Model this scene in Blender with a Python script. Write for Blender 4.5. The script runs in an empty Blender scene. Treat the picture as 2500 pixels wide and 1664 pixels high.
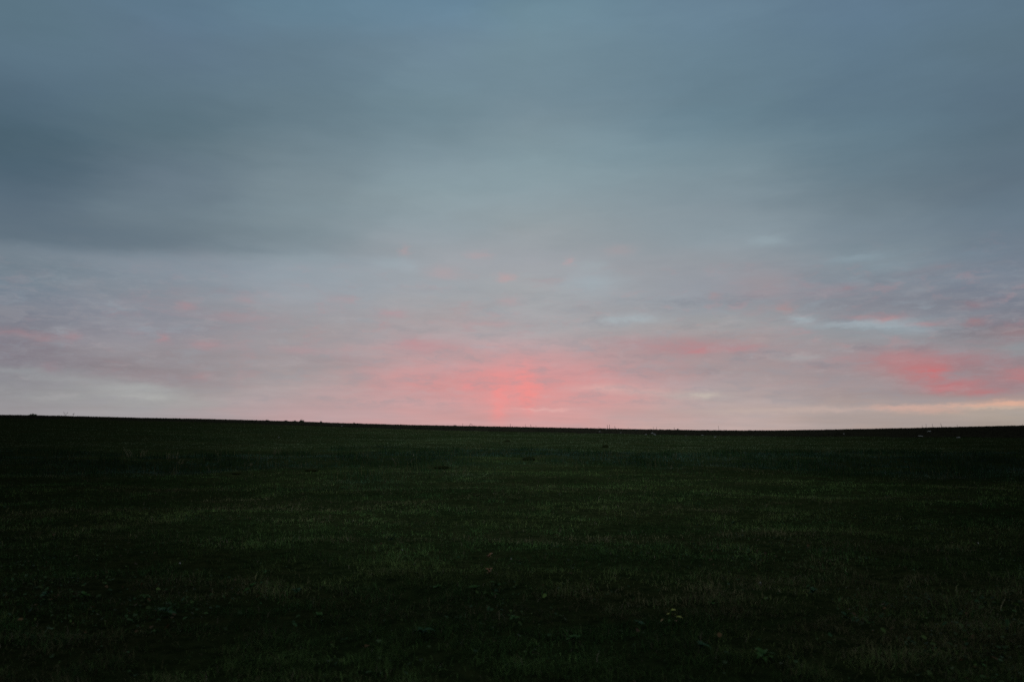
import bpy, math, random
import numpy as np
from mathutils import Vector, Matrix

random.seed(7)
RNG = np.random.default_rng(11)
S = bpy.context.scene
COL = S.collection

# ------------------------------------------------------------------ camera
EYE = 1.6
FPX = 1944.0                      # focal length in pixels of the 2500 px wide photograph
PITCH = math.atan(228 / FPX)
cam_d = bpy.data.cameras.new('camera')
cam_d.sensor_width = 36
cam_d.lens = 36 * FPX / 2500
cam_d.clip_end = 6000
cam_d.clip_start = 0.1
cam = bpy.data.objects.new('camera', cam_d)
COL.objects.link(cam)
cam.location = (0, 0, EYE)
cam.rotation_euler = (math.pi / 2 + PITCH, 0, 0)
cam_d.dof.use_dof = True
cam_d.dof.focus_distance = 38
cam_d.dof.aperture_fstop = 1.8
S.camera = cam


def ray(px, py):
    """direction (unit) through a point of the 2500 x 1664 photograph"""
    a, b = (px - 1250) / FPX, (832 - py) / FPX
    c, s = math.cos(PITCH), math.sin(PITCH)
    return Vector((a, c - b * s, s + b * c)).normalized()


def azel(px, py):
    d = ray(px, py)
    return math.atan2(d.x, d.y), math.asin(d.z)


# ------------------------------------------------------------------ numpy value noise
_T = RNG.random((256, 256))


def vnoise(x, y):
    xi, yi = np.floor(x).astype(int), np.floor(y).astype(int)
    fx, fy = x - xi, y - yi
    fx, fy = fx * fx * (3 - 2 * fx), fy * fy * (3 - 2 * fy)
    a, b = _T[xi & 255, yi & 255], _T[(xi + 1) & 255, yi & 255]
    c, d = _T[xi & 255, (yi + 1) & 255], _T[(xi + 1) & 255, (yi + 1) & 255]
    return (a * (1 - fx) + b * fx) * (1 - fy) + (c * (1 - fx) + d * fx) * fy


def fbm(x, y, n=4):
    t, amp, tot = 0, 1.0, 0
    for i in range(n):
        t = t + amp * vnoise(x + 17.3 * i, y - 9.1 * i)
        tot += amp
        amp *= .5
        x, y = x * 2.03, y * 2.03
    return t / tot


def sstep(a, b, x):
    t = np.clip((x - a) / (b - a), 0, 1)
    return t * t * (3 - 2 * t)


# ------------------------------------------------------------------ terrain
RIDGE = 150.0
HX = np.array([-400, 0, 160, 320, 480, 625, 740, 850, 1000, 1120, 1250, 1400, 1550, 1700, 1800, 1900, 2050, 2200, 2350, 2500, 2900.])
HY = np.array([1000, 1011, 1014, 1018, 1021, 1024.5, 1028, 1032, 1036, 1038.3, 1040.8, 1043.6, 1046.5, 1048.9, 1049.6, 1049.4, 1047, 1044, 1040.5, 1037.2, 1029.])
_hx = (HX - 1250) / FPX * RIDGE
_hz = []
for px, py in zip(HX, HY):
    d = ray(px, py)
    _hz.append(EYE + d.z / d.y * RIDGE)
_hz = np.array(_hz) - 0.05


def ridge_height(x):
    return np.interp(x, _hx, _hz)


def height(x, y):
    x, y = np.asarray(x, float), np.asarray(y, float)
    H = ridge_height(x * RIDGE / np.maximum(y, 95.0))
    t = np.clip((y - 36) / (RIDGE - 36), 0, 1)
    up = np.where(t < 1, t ** 1.35 * (1.0 + .0 * t), 1.0)
    z = H * up
    z = z - np.maximum(y - RIDGE, 0) ** 1.6 * 0.004 * np.clip((y - RIDGE) / 40, 0, 1) - np.maximum(y - RIDGE, 0) * .012
    z = z + (fbm(x * .55, y * .55, 3) - .5) * .16 * (1 - .75 * sstep(20, 60, y))
    z = z + (fbm(x * .13 + 40, y * .22, 2) - .5) * .28 * sstep(8, 25, y) * (1 - sstep(100, 140, y))
    # long low bank across the meadow, where the long grass starts
    z = z + .18 * np.exp(-((y - 46 - 3 * np.sin(x * .06)) / 5.0) ** 2)
    return z - .06 * (1 - sstep(0, 8, np.hypot(x, y)))


def hgt(x, y):
    return float(height(np.array([x]), np.array([y]))[0])


def at(px, py):
    """the ground point seen at a photo pixel"""
    d = ray(px, py)
    t = np.concatenate([np.arange(2, 60, .03), np.arange(60, 170, .08)])
    z = EYE + d.z * t
    g = height(d.x * t, d.y * t)
    k = np.nonzero(z < g)[0]
    if len(k) == 0:
        return skyline(px)
    k = k[0]
    return Vector((d.x * t[k], d.y * t[k], g[k]))


def skyline(px):
    """the ground point that makes the skyline in a photo column"""
    a = (px - 1250) / FPX
    y = np.arange(110, 165, .25)
    g = height(a * y, y)
    k = int(np.argmax((g - EYE) / y))
    return Vector((a * y[k], y[k], g[k]))


def field_edge(x):
    """where the meadow ends and the ploughed strip starts"""
    return np.interp(x, [-140, -86, -67, -42, -33, -23, -9, 0, 9, 21, 29, 37, 44, 52, 59, 120],
                     [140, 135.5, 136, 131, 128.5, 127, 121, 118.6, 119, 117, 114.5, 110.5, 103, 97.5, 94, 80])


def vignette_swath(x, y):
    """lens vignette painted into colours: lighter middle swath, darker sides and foreground, patchy"""
    vignette = np.exp(-((x - .02 * y) / (2.5 + .36 * np.maximum(y, 0))) ** 2) * (.34 + .66 * sstep(4, 16, y))
    p = fbm(x * .16 + 7, y * .25 + 3, 3)
    return .24 + 1.00 * vignette * (.8 + .4 * sstep(.3, .7, p))


# ------------------------------------------------------------------ helpers
def srgb(c):
    return tuple(((v / 255) / 12.92) if v / 255 <= .04045 else (((v / 255) + .055) / 1.055) ** 2.4 for v in c) + (1,)


def tag(o, label=None, cat=None, group=None, kind=None):
    for k, v in (('label', label), ('category', cat), ('group', group), ('kind', kind)):
        if v:
            o[k] = v
    return o


def link_mesh(name, me, mat, parent=None):
    o = bpy.data.objects.new(name, me)
    COL.objects.link(o)
    if mat and not me.materials:
        me.materials.append(mat)
    if parent:
        o.parent = parent
    return o


def empty(name, loc, rz=0):
    o = bpy.data.objects.new(name, None)
    o.empty_display_size = .1
    COL.objects.link(o)
    o.location = loc
    o.rotation_euler = (0, 0, rz)
    return o


def np_mesh(name, verts, faces_list, tint=None, smooth=False):
    """faces_list: arrays (n,k) of vertex indices"""
    me = bpy.data.meshes.new(name)
    me.vertices.add(len(verts))
    me.vertices.foreach_set('co', np.asarray(verts, np.float32).ravel())
    loops = np.concatenate([f.ravel() for f in faces_list]).astype(np.int32)
    sizes = np.concatenate([np.full(len(f), f.shape[1]) for f in faces_list])
    starts = np.concatenate([[0], np.cumsum(sizes)[:-1]]).astype(np.int32)
    me.loops.add(len(loops))
    me.loops.foreach_set('vertex_index', loops)
    me.polygons.add(len(starts))
    me.polygons.foreach_set('loop_start', starts)
    if smooth:
        me.polygons.foreach_set('use_smooth', np.ones(len(starts), bool))
    me.update(calc_edges=True)
    if tint is not None:
        a = me.attributes.new('tint', 'FLOAT_COLOR', 'POINT')
        a.data.foreach_set('color', np.concatenate([tint, np.ones((len(tint), 1))], 1).astype(np.float32).ravel())
    return me


class NT:
    """small helper for node trees"""
    def __init__(s, tree):
        s.t = tree
        s.t.nodes.clear()

    def n(s, typ, **kw):
        x = s.t.nodes.new(typ)
        for k, v in kw.items():
            setattr(x, k, v)
        return x

    def l(s, a, b):
        s.t.links.new(a, b)

    def put(s, sock, v):
        if isinstance(v, bpy.types.NodeSocket):
            s.l(v, sock)
        else:
            sock.default_value = v

    def math(s, op, a, b=0.0, clamp=False):
        x = s.n('ShaderNodeMath', operation=op, use_clamp=clamp)
        s.put(x.inputs[0], a)
        s.put(x.inputs[1], b)
        return x.outputs[0]

    def vmath(s, op, a, b=None, c=None):
        x = s.n('ShaderNodeVectorMath', operation=op)
        s.put(x.inputs[0], a)
        if b is not None:
            s.put(x.inputs[1], b)
        if c is not None:
            s.put(x.inputs[2], c)
        return x.outputs['Value'] if op == 'DOT_PRODUCT' else x.outputs[0]

    def mix(s, f, a, b, blend='MIX'):
        x = s.n('ShaderNodeMix', data_type='RGBA', blend_type=blend)
        s.put(x.inputs[0], f)
        s.put(x.inputs[6], a)
        s.put(x.inputs[7], b)
        return x.outputs[2]

    def noise(s, vec, scale, detail=3, rough=.55, dim='3D'):
        x = s.n('ShaderNodeTexNoise', noise_dimensions=dim)
        s.l(vec, x.inputs['Vector'])
        x.inputs['Scale'].default_value = scale
        x.inputs['Detail'].default_value = detail
        x.inputs['Roughness'].default_value = rough
        return x

    def rng(s, v, a, b, c=0.0, d=1.0, kind='SMOOTHSTEP'):
        x = s.n('ShaderNodeMapRange', interpolation_type=kind)
        s.put(x.inputs['Value'], v)
        x.inputs['From Min'].default_value = a
        x.inputs['From Max'].default_value = b
        x.inputs['To Min'].default_value = c
        x.inputs['To Max'].default_value = d
        return x.outputs[0]

    def ramp(s, f, stops, interp='LINEAR'):
        x = s.n('ShaderNodeValToRGB')
        cr = x.color_ramp
        cr.interpolation = interp
        while len(cr.elements) > 1:
            cr.elements.remove(cr.elements[-1])
        for i, (p, c) in enumerate(stops):
            e = cr.elements[0] if i == 0 else cr.elements.new(p)
            e.position = p
            e.color = c
        s.put(x.inputs[0], f)
        return x.outputs[0]


# ------------------------------------------------------------------ sky
w = bpy.data.worlds.new('World')
S.world = w
w.use_nodes = True
N = NT(w.node_tree)
tc = N.n('ShaderNodeTexCoord')
sep = N.n('ShaderNodeSeparateXYZ')
N.l(tc.outputs['Generated'], sep.inputs[0])
DX, DY, DZ = sep.outputs
az = N.math('ARCTAN2', DX, DY)
el = N.math('ARCSINE', DZ)
pc = N.n('ShaderNodeCombineXYZ')
N.l(az, pc.inputs[0])
N.l(el, pc.inputs[1])
P0 = pc.outputs[0]
# the cloud layer's own plane: what lies far off is seen flattened
den = N.math('ADD', N.math('MAXIMUM', DZ, 0.0), 0.055)
qc = N.n('ShaderNodeCombineXYZ')
N.l(N.math('DIVIDE', DX, den), qc.inputs[0])
N.l(N.math('DIVIDE', DY, den), qc.inputs[1])
Q = qc.outputs[0]

stretch = N.vmath('MULTIPLY', P0, (9, 34, 1))
wn = N.noise(stretch, 1.0, 3, .55)
warp = N.vmath('MULTIPLY', N.vmath('SUBTRACT', wn.outputs['Color'], (.5, .5, .5)), (.10, .022, 0))
P1 = N.vmath('ADD', P0, warp)
stretch2 = N.vmath('MULTIPLY', P0, (45, 130, 1))
wn2 = N.noise(stretch2, 1.0, 4, .68)
warp2 = N.vmath('MULTIPLY', N.vmath('SUBTRACT', wn2.outputs['Color'], (.5, .5, .5)), (.034, .012, 0))
P2 = N.vmath('ADD', N.vmath('MULTIPLY_ADD', warp, (.12, .12, 0), P0), warp2)

sx = N.n('ShaderNodeSeparateXYZ')
N.l(P1, sx.inputs[0])
AZ1, EL1 = sx.outputs[0], sx.outputs[1]
E0, E1 = -.06, .60
FE = N.rng(EL1, E0, E1, kind='LINEAR')

GRID = {
 30: [(0, (91,116,131)), (120, (91,115,131)), (230, (85,108,124)), (330, (77,100,114)), (430, (82,103,118)), (520, (91,109,124)), (600, (97,114,127)), (645, (101,117,129)), (690, (112,126,139)), (740, (117,125,138)), (790, (122,123,134)), (850, (127,121,131)), (900, (130,128,136)), (945, (143,143,147)), (1005, (152,148,151))],
 380: [(0, (95,121,140)), (100, (96,119,137)), (230, (92,115,129)), (330, (93,115,127)), (430, (103,121,134)), (520, (110,127,138)), (600, (112,127,138)), (650, (124,137,149)), (720, (133,140,150)), (790, (137,138,148)), (850, (142,137,143)), (900, (144,136,141)), (935, (148,140,144)), (965, (154,154,154)), (1015, (160,155,157))],
 730: [(0, (100,129,147)), (100, (103,128,144)), (230, (103,126,139)), (320, (107,128,139)), (430, (122,140,149)), (520, (129,146,154)), (590, (132,147,155)), (640, (144,157,166)), (720, (150,157,165)), (800, (158,154,158)), (870, (163,153,156)), (930, (168,157,158)), (980, (178,158,159)), (1025, (190,160,161))],
 1080: [(0, (106,136,156)), (100, (112,137,153)), (230, (113,137,149)), (300, (115,138,149)), (400, (132,152,161)), (470, (138,156,163)), (560, (147,160,167)), (640, (158,163,169)), (700, (160,166,172)), (760, (168,164,167)), (830, (178,161,164)), (880, (193,158,160)), (930, (208,150,151)), (975, (204,155,156)), (1035, (199,158,158))],
 1280: [(0, (108,137,152)), (100, (113,139,152)), (230, (115,138,150)), (300, (122,143,153)), (400, (133,154,162)), (480, (140,157,164)), (560, (150,160,165)), (640, (158,163,169)), (700, (162,166,170)), (760, (165,166,170)), (830, (177,165,168)), (885, (203,156,158)), (935, (224,147,148)), (980, (219,151,151)), (1040, (207,160,160))],
 1780: [(0, (105,131,149)), (100, (105,131,147)), (230, (105,130,144)), (300, (108,133,146)), (400, (123,144,154)), (500, (133,149,158)), (590, (141,154,162)), (640, (147,153,160)), (700, (145,151,160)), (750, (147,152,159)), (790, (160,158,160)), (840, (168,150,152)), (880, (165,149,151)), (930, (172,156,157)), (980, (182,166,164)), (1045, (190,168,163))],
 2130: [(0, (97,122,142)), (100, (96,121,139)), (230, (96,120,136)), (330, (100,124,138)), (440, (106,126,138)), (480, (111,129,140)), (560, (122,138,149)), (640, (126,141,151)), (700, (128,137,148)), (750, (131,134,144)), (790, (138,146,153)), (830, (143,145,150)), (880, (156,138,141)), (930, (158,143,145)), (975, (162,148,147)), (1000, (174,158,152)), (1040, (172,156,149))],
 2470: [(0, (93,117,134)), (100, (92,115,130)), (230, (92,114,130)), (330, (93,114,128)), (440, (97,115,129)), (520, (106,124,138)), (600, (110,124,138)), (680, (117,127,141)), (760, (118,122,135)), (810, (128,123,132)), (850, (135,135,141)), (900, (150,129,134)), (950, (158,134,137)), (985, (178,156,147)), (1000, (175,161,150)), (1035, (166,154,144))],
}
TOP = [(.62, (92,114,132)), (.95, (84,105,122))]
cols = []
for gx, pts in GRID.items():
    st = []
    for py, c in pts:
        st.append(((azel(gx, py)[1] - E0) / (E1 - E0), srgb(c)))
    st.sort(key=lambda q: q[0])
    st = [(0.0, st[0][1])] + st + [(.97, srgb((88,110,127)))]
    cols.append((azel(gx, 700)[0], N.ramp(FE, st, 'CARDINAL')))
# the half of the sky behind the viewer: even blue-grey cloud, brightened to light the field
back = N.ramp(FE, [(0.0, srgb((128,132,138))), (.25, srgb((128,136,144))), (.6, srgb((124,136,146))), (.97, srgb((124,138,150)))])
sky = N.mix(N.rng(AZ1, -1.6, cols[0][0] - .12), back, cols[0][1])
for (a0, _), (a1, c1) in zip(cols, cols[1:]):
    sky = N.mix(N.rng(AZ1, a0 - .012, a1 + .012), sky, c1)
sky = N.mix(N.rng(AZ1, cols[-1][0] + .12, 1.6), sky, back)

# unseen cloud overhead, raised in brightness to put more light on the grass
sky = N.mix(N.rng(el, .60, 1.15), sky, srgb((138,149,156)))

# pink mottling under the cloud deck
mott = N.noise(N.vmath('MULTIPLY', Q, (.95, .75, 1)), 1.0, 5, .62)
side = N.rng(el, .035, .09)
side = N.math('MULTIPLY', side, N.rng(el, .235, .14))
m = N.math('MULTIPLY', N.rng(mott.outputs['Fac'], .53, .72), side)
sky = N.mix(N.math('MULTIPLY', m, .17), sky, srgb((205,128,132)))
puff = N.noise(N.vmath('MULTIPLY', P2, (26, 62, 1)), 1.0, 4, .62)
pf = N.math('MULTIPLY', N.math('MULTIPLY', N.rng(puff.outputs['Fac'], .52, .74), side), N.rng(az, -.6, -.2, .35, 1))
sky = N.mix(N.math('MULTIPLY', pf, .28), sky, srgb((192,140,144)))
puff2 = N.noise(N.vmath('MULTIPLY_ADD', P2, (20, 70, 1), (5, 9, 3)), 1.0, 5, .66)
sky = N.mix(N.math('MULTIPLY', N.math('MULTIPLY', N.rng(puff2.outputs['Fac'], .50, .74), side), .38), sky, srgb((150,163,172)))
# slightly darker and lighter cloud bodies
m2 = N.noise(N.vmath('MULTIPLY', Q, (.42, .50, 1)), 1.3, 6, .58)
lum = N.rng(m2.outputs['Fac'], .30, .70, .94, 1.06, 'LINEAR')
lumc = N.n('ShaderNodeCombineXYZ')
for i in range(3):
    N.l(lum, lumc.inputs[i])
sky = N.vmath('MULTIPLY', sky, lumc.outputs[0])
m3 = N.noise(N.vmath('MULTIPLY', P0, (14, 75, 1)), 1.0, 5, .6)
fine = N.math('MULTIPLY', N.rng(m3.outputs['Fac'], .35, .68), N.math('MULTIPLY', N.rng(el, .26, .10), .20))
sky = N.mix(fine, sky, srgb((158,160,166)))

BLOBS = [
 # the glow where the sun has gone down
 (1250, 905, 150, 42, (212,148,150), .38), (1170, 945, 190, 40, (209,151,152), .30), (1250, 945, 75, 48, (233,147,146), .42),
 (1220, 957, 19, 42, (246,142,139), .48), (1286, 935, 20, 38, (248,142,138), .50), (1290, 975, 14, 24, (250,140,136), .55), (1215, 1000, 14, 22, (240,145,143), .45),
 (1140, 940, 14, 10, (234,145,146), .6), (1395, 985, 70, 22, (206,152,152), .45), (1330, 999, 62, 3.0, (228,176,172), .75), (1450, 960, 110, 22, (205,158,158), .4),
 (1045, 845, 70, 16, (194,143,149), .5), (1010, 835, 30, 10, (196,143,149), .4),
 # red patches in the right half
 (1665, 845, 95, 16, (188,130,136), .50), (1692, 856, 24, 8, (200,124,130), .45), (1540, 836, 50, 12, (182,140,146), .4), (1790, 850, 60, 8, (180,132,138), .45),
 (2200, 878, 80, 22, (186,122,126), .55), (2255, 905, 46, 18, (202,110,112), .62), (2278, 912, 18, 11, (214,100,102), .5), (2330, 940, 55, 11, (196,112,116), .6),
 (2370, 878, 70, 12, (176,122,128), .45), (2395, 957, 42, 6, (194,112,116), .5), (2490, 912, 26, 12, (196,116,118), .6), (2300, 948, 20, 6, (196,112,116), .5),
 (2165, 778, 26, 7, (184,124,126), .6), (2255, 792, 32, 5, (182,120,124), .55), (2130, 772, 60, 5, (168,132,138), .4), (2480, 815, 40, 14, (158,122,126), .5), (2375, 745, 24, 8, (150,120,128), .5), (2380, 785, 18, 7, (158,118,122), .5),
 (1920, 752, 14, 9, (172,140,142), .6), (1860, 690, 70, 28, (160,146,150), .5), (1745, 722, 12, 8, (168,142,146), .5), (2075, 704, 14, 6, (160,132,138), .4), (2290, 655, 30, 6, (138,128,138), .4),
 # pale blue gaps
 (1545, 778, 55, 7, (170,184,190), .85), (1500, 782, 30, 5, (168,182,188), .6), (1960, 779, 26, 6, (170,187,194), .9), (2100, 790, 70, 5, (166,182,190), .8), (2190, 797, 46, 6, (164,182,190), .7), (2250, 806, 34, 5, (150,168,178), .6),
 (1876, 588, 36, 7, (152,170,178), .75), (2085, 632, 60, 9, (142,160,170), .6), (2170, 650, 50, 6, (140,158,168), .5), (2380, 620, 50, 10, (120,138,152), .4), (1955, 872, 42, 8, (168,172,174), .55), (2470, 852, 46, 12, (146,152,156), .55), (1870, 905, 90, 20, (158,148,150), .4),
 (1435, 690, 60, 22, (160,174,182), .65), (1440, 650, 40, 14, (160,172,178), .5), (965, 642, 50, 14, (158,172,180), .55), (1000, 655, 20, 7, (162,176,184), .5), (760, 628, 70, 9, (146,160,168), .5),
 # bright streaks low over the land
 (1480, 947, 60, 6, (220,182,176), .7), (1560, 955, 60, 5, (206,184,178), .5), (1725, 965, 32, 4.5, (204,196,182), .85), (1660, 962, 60, 6, (186,178,172), .5),
 (1820, 1003, 120, 4, (198,180,170), .6), (2020, 1000, 70, 4, (206,180,170), .6), (2200, 995, 60, 3.5, (226,178,162), .75), (2260, 1000, 50, 4, (214,172,156), .6), (2360, 990, 60, 3.8, (222,178,158), .65), (2470, 985, 50, 5, (232,180,154), .70), (2290, 1003, 40, 4, (216,170,154), .5), (2440, 996, 70, 3, (208,184,164), .5),
 (2100, 1020, 160, 9, (160,150,148), .5), (1650, 1012, 120, 9, (176,155,154), .4),
 # left: dark shelf of cloud and the paler gap under it
 (600, 610, 90, 5, (106,122,132), .35), (200, 560, 160, 25, (94,112,126), .35),
 (60, 905, 80, 9, (148,151,155), .8), (190, 925, 80, 9, (156,158,160), .8), (330, 948, 80, 10, (167,169,169), .85), (350, 968, 60, 7, (176,177,175), .75), (480, 982, 60, 7, (166,164,163), .5), (130, 970, 60, 7, (160,161,162), .55), (250, 915, 60, 8, (142,134,140), .35),
 # left: faint pink puffs
 (455, 748, 20, 9, (170,140,146), .65), (600, 732, 20, 8, (168,146,152), .5), (398, 826, 12, 10, (172,136,142), .65), (505, 842, 32, 9, (172,138,144), .6), (50, 812, 45, 6, (160,128,135), .5), (110, 826, 26, 6, (160,126,132), .5), (180, 818, 12, 8, (160,128,136), .5),
 (495, 919, 20, 8, (174,142,146), .5), (120, 895, 16, 10, (150,130,138), .5), (960, 765, 32, 9, (184,148,154), .55), (830, 730, 26, 9, (170,152,158), .45), (740, 855, 50, 6, (180,148,154), .45), (400, 918, 60, 8, (152,138,143), .4), (770, 1000, 120, 18, (186,158,160), .35),
 (990, 612, 9, 11, (172,156,160), .6), (1170, 622, 28, 7, (176,160,164), .6), (1085, 668, 36, 12, (178,160,164), .55), (1235, 678, 18, 9, (186,160,162), .65), (1390, 640, 9, 8, (184,160,164), .6), (1510, 612, 30, 12, (166,156,160), .5), (1240, 735, 26, 8, (182,158,162), .5), (1185, 790, 60, 6, (186,152,156), .45), (1340, 685, 40, 6, (172,158,162), .45),
]
up = N.noise(N.vmath('MULTIPLY', P1, (5, 16, 1)), 1.0, 5, .6)
upv = N.rng(up.outputs['Fac'], .3, .7, .955, 1.045, 'LINEAR')
upc = N.n('ShaderNodeCombineXYZ')
for i in range(3):
    N.l(upv, upc.inputs[i])
sky = N.vmath('MULTIPLY', sky, upc.outputs[0])
# the dark shelf of cloud on the left, with a clear lower edge
sep2 = N.n('ShaderNodeSeparateXYZ')
N.l(N.vmath('ADD', P0, N.vmath('MULTIPLY', N.vmath('ADD', warp, warp2), (.3, .35, 0))), sep2.inputs[0])
ES = N.math('ADD', sep2.outputs[1], N.math('MULTIPLY', sep2.outputs[0], -.035))
def es(py):
    a, e = azel(480, py)
    return e - .035 * a
wl = N.rng(sep2.outputs[0], azel(1000, 600)[0], azel(450, 600)[0])
ab = N.math('MULTIPLY', N.math('MULTIPLY', N.rng(ES, es(640), es(602)), N.rng(ES, es(440), es(596))), wl)
sky = N.mix(N.math('MULTIPLY', ab, .30), sky, srgb((101,117,128)))
be = N.math('MULTIPLY', N.math('MULTIPLY', N.rng(ES, es(608), es(640)), N.rng(ES, es(730), es(640))), wl)
sky = N.mix(N.math('MULTIPLY', be, .28), sky, srgb((143,154,164)))
# darker undersides among the broken cloud, mostly to the right
puff3 = N.noise(N.vmath('MULTIPLY_ADD', P2, (13, 58, 1), (1, 4, 7)), 1.0, 5, .64)
d3 = N.math('MULTIPLY', N.math('MULTIPLY', N.rng(puff3.outputs['Fac'], .50, .72), side), N.rng(az, -.1, .4, .25, 1))
sky = N.mix(N.math('MULTIPLY', d3, .45), sky, srgb((118,124,136)))
for bx, by, bsx, bsy, c, amt in BLOBS:
    if 940 < by and 1380 < bx < 2300 or by < 900 and bsy < 8 and c[2] > c[0]:
        bsy, amt = bsy * 1.4, amt * .66       # thin bright streaks melt into the layers round them
    a, e = azel(bx, by)
    ia, ie = FPX / (bsx * 1.15), FPX / (bsy * 1.15)
    d = N.vmath('MULTIPLY_ADD', P2, (ia, ie, 0), (-a * ia, -e * ie, 0))
    g = N.math('POWER', .3679, N.vmath('DOT_PRODUCT', d, d))
    sky = N.mix(N.math('MULTIPLY', g, amt), sky, srgb(c))

# grey-mauve shreds drifting in front of everything low in the sky
puff4 = N.noise(N.vmath('MULTIPLY_ADD', P2, (17, 66, 1), (8, 2, 5)), 1.0, 6, .68)
lowb = N.math('MULTIPLY', N.rng(el, .022, .045), N.rng(el, .22, .12))
sky = N.mix(N.math('MULTIPLY', N.math('MULTIPLY', N.rng(puff4.outputs['Fac'], .48, .66), lowb), .38), sky, srgb((152,150,156)))
sky = N.mix(N.math('MULTIPLY', N.math('MULTIPLY', N.rng(puff4.outputs['Fac'], .50, .30), lowb), .16), sky, srgb((188,182,184)))

SUN_EL, SUN_AZ = math.radians(1.5), azel(1255, 1000)[0]
nis = N.n('ShaderNodeTexSky', sky_type='NISHITA')
nis.sun_disc = False
nis.sun_elevation = SUN_EL
nis.sun_rotation = SUN_AZ
bg_clear = N.n('ShaderNodeBackground')
N.l(nis.outputs[0], bg_clear.inputs[0])
bg_clear.inputs[1].default_value = .06
bg_cloud = N.n('ShaderNodeBackground')
N.l(sky, bg_cloud.inputs[0])
bg_cloud.inputs[1].default_value = 1.0
ms = N.n('ShaderNodeMixShader')
ms.inputs[0].default_value = .985            # nearly closed cloud cover in front of the clear sky
N.l(bg_clear.outputs[0], ms.inputs[1])
N.l(bg_cloud.outputs[0], ms.inputs[2])
wo = N.n('ShaderNodeOutputWorld')
N.l(ms.outputs[0], wo.inputs[0])
w.cycles.sampling_method = 'MANUAL'
w.cycles.sample_map_resolution = 256

sun_d = bpy.data.lights.new('sun', 'SUN')
sun_d.energy = .02
sun_d.angle = math.radians(12)
sun_d.color = (1, .62, .5)
sun = bpy.data.objects.new('sun', sun_d)
COL.objects.link(sun)
sd = Vector((math.sin(SUN_AZ) * math.cos(SUN_EL), math.cos(SUN_AZ) * math.cos(SUN_EL), math.sin(SUN_EL)))
sun.rotation_euler = (-sd).to_track_quat('-Z', 'Y').to_euler()
sun.location = (0, 60, 40)

# ------------------------------------------------------------------ materials
def new_mat(name):
    mt = bpy.data.materials.new(name)
    mt.use_nodes = True
    return mt, NT(mt.node_tree)


def blade_mat(name, rough=.75, spec=.022, trans=.35, gain=1.0):
    mt, n = new_mat(name)
    at_ = n.n('ShaderNodeAttribute', attribute_name='tint')
    geo = n.n('ShaderNodeNewGeometry')
    ns = n.noise(geo.outputs['Position'], 9.0, 2)
    v = n.rng(ns.outputs['Fac'], .3, .7, .75 * gain, 1.2 * gain, 'LINEAR')
    vv = n.n('ShaderNodeCombineXYZ')
    for i in range(3):
        n.l(v, vv.inputs[i])
    c = n.vmath('MULTIPLY', at_.outputs['Color'], vv.outputs[0])
    if spec > 0:
        b = n.n('ShaderNodeBsdfPrincipled')
        n.l(c, b.inputs['Base Color'])
        b.inputs['Roughness'].default_value = rough
        b.inputs['Specular IOR Level'].default_value = spec
    else:
        b = n.n('ShaderNodeBsdfDiffuse')
        n.l(c, b.inputs['Color'])
    t = n.n('ShaderNodeBsdfTranslucent')
    n.l(c, t.inputs[0])
    mx = n.n('ShaderNodeMixShader')
    mx.inputs[0].default_value = trans
    n.l(b.outputs[0], mx.inputs[1])
    n.l(t.outputs[0], mx.inputs[2])
    o = n.n('ShaderNodeOutputMaterial')
    n.l(mx.outputs[0], o.inputs[0])
    return mt


def plain_mat(name, c1, c2, scale=20, rough=.7, spec=.2, bump=.3):
    mt, n = new_mat(name)
    t = n.n('ShaderNodeTexCoord')
    ns = n.noise(t.outputs['Object'], scale, 5, .6)
    f = n.rng(ns.outputs['Fac'], .32, .68)
    c = n.mix(f, tuple(c1) + (1,), tuple(c2) + (1,))
    b = n.n('ShaderNodeBsdfPrincipled')
    n.l(c, b.inputs['Base Color'])
    b.inputs['Roughness'].default_value = rough
    b.inputs['Specular IOR Level'].default_value = spec
    if bump:
        bp = n.n('ShaderNodeBump')
        bp.inputs['Strength'].default_value = bump
        bp.inputs['Distance'].default_value = .02
        n.l(ns.outputs['Fac'], bp.inputs['Height'])
        n.l(bp.outputs[0], b.inputs['Normal'])
    o = n.n('ShaderNodeOutputMaterial')
    n.l(b.outputs[0], o.inputs[0])
    return mt


M_GRASS = blade_mat('grass_blades')
M_LONG = blade_mat('long_grass_blades', trans=.30)
M_CLOVER = blade_mat('clover_leaves', rough=.6, spec=.10, trans=.25)
M_CLOD = blade_mat('soil', rough=.95, spec=.01, trans=0)
M_STRAW = plain_mat('dry_straw', (.15, .125, .065), (.24, .20, .11), 30, .7)
M_WEED = plain_mat('weed_stem', (.03, .03, .018), (.06, .05, .03), 30, .8)
M_TUFT = plain_mat('weed_leaf', (.02, .035, .012), (.04, .05, .02), 12, .7)
M_LEAF = plain_mat('green_leaf', (.018, .052, .012), (.032, .068, .015), 25, .65, .05)
M_LEAF2 = plain_mat('bluish_leaf', (.011, .036, .014), (.020, .050, .018), 25, .65, .06)
M_YEL = plain_mat('yellowing_leaf', (.22, .25, .04), (.34, .31, .08), 20, .6, .1)
M_TAN = plain_mat('withered_leaf', (.30, .21, .09), (.20, .12, .05), 20, .7, .2)
M_RUST = plain_mat('rust_leaf', (.16, .06, .025), (.22, .10, .04), 20, .6, .2)
M_STONE = plain_mat('pale_stone', (.22, .21, .19), (.36, .34, .31), 9, .85)
M_MOUND = plain_mat('mound_soil', (.020, .030, .008), (.034, .036, .012), 16, .95, .05, .8)

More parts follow.
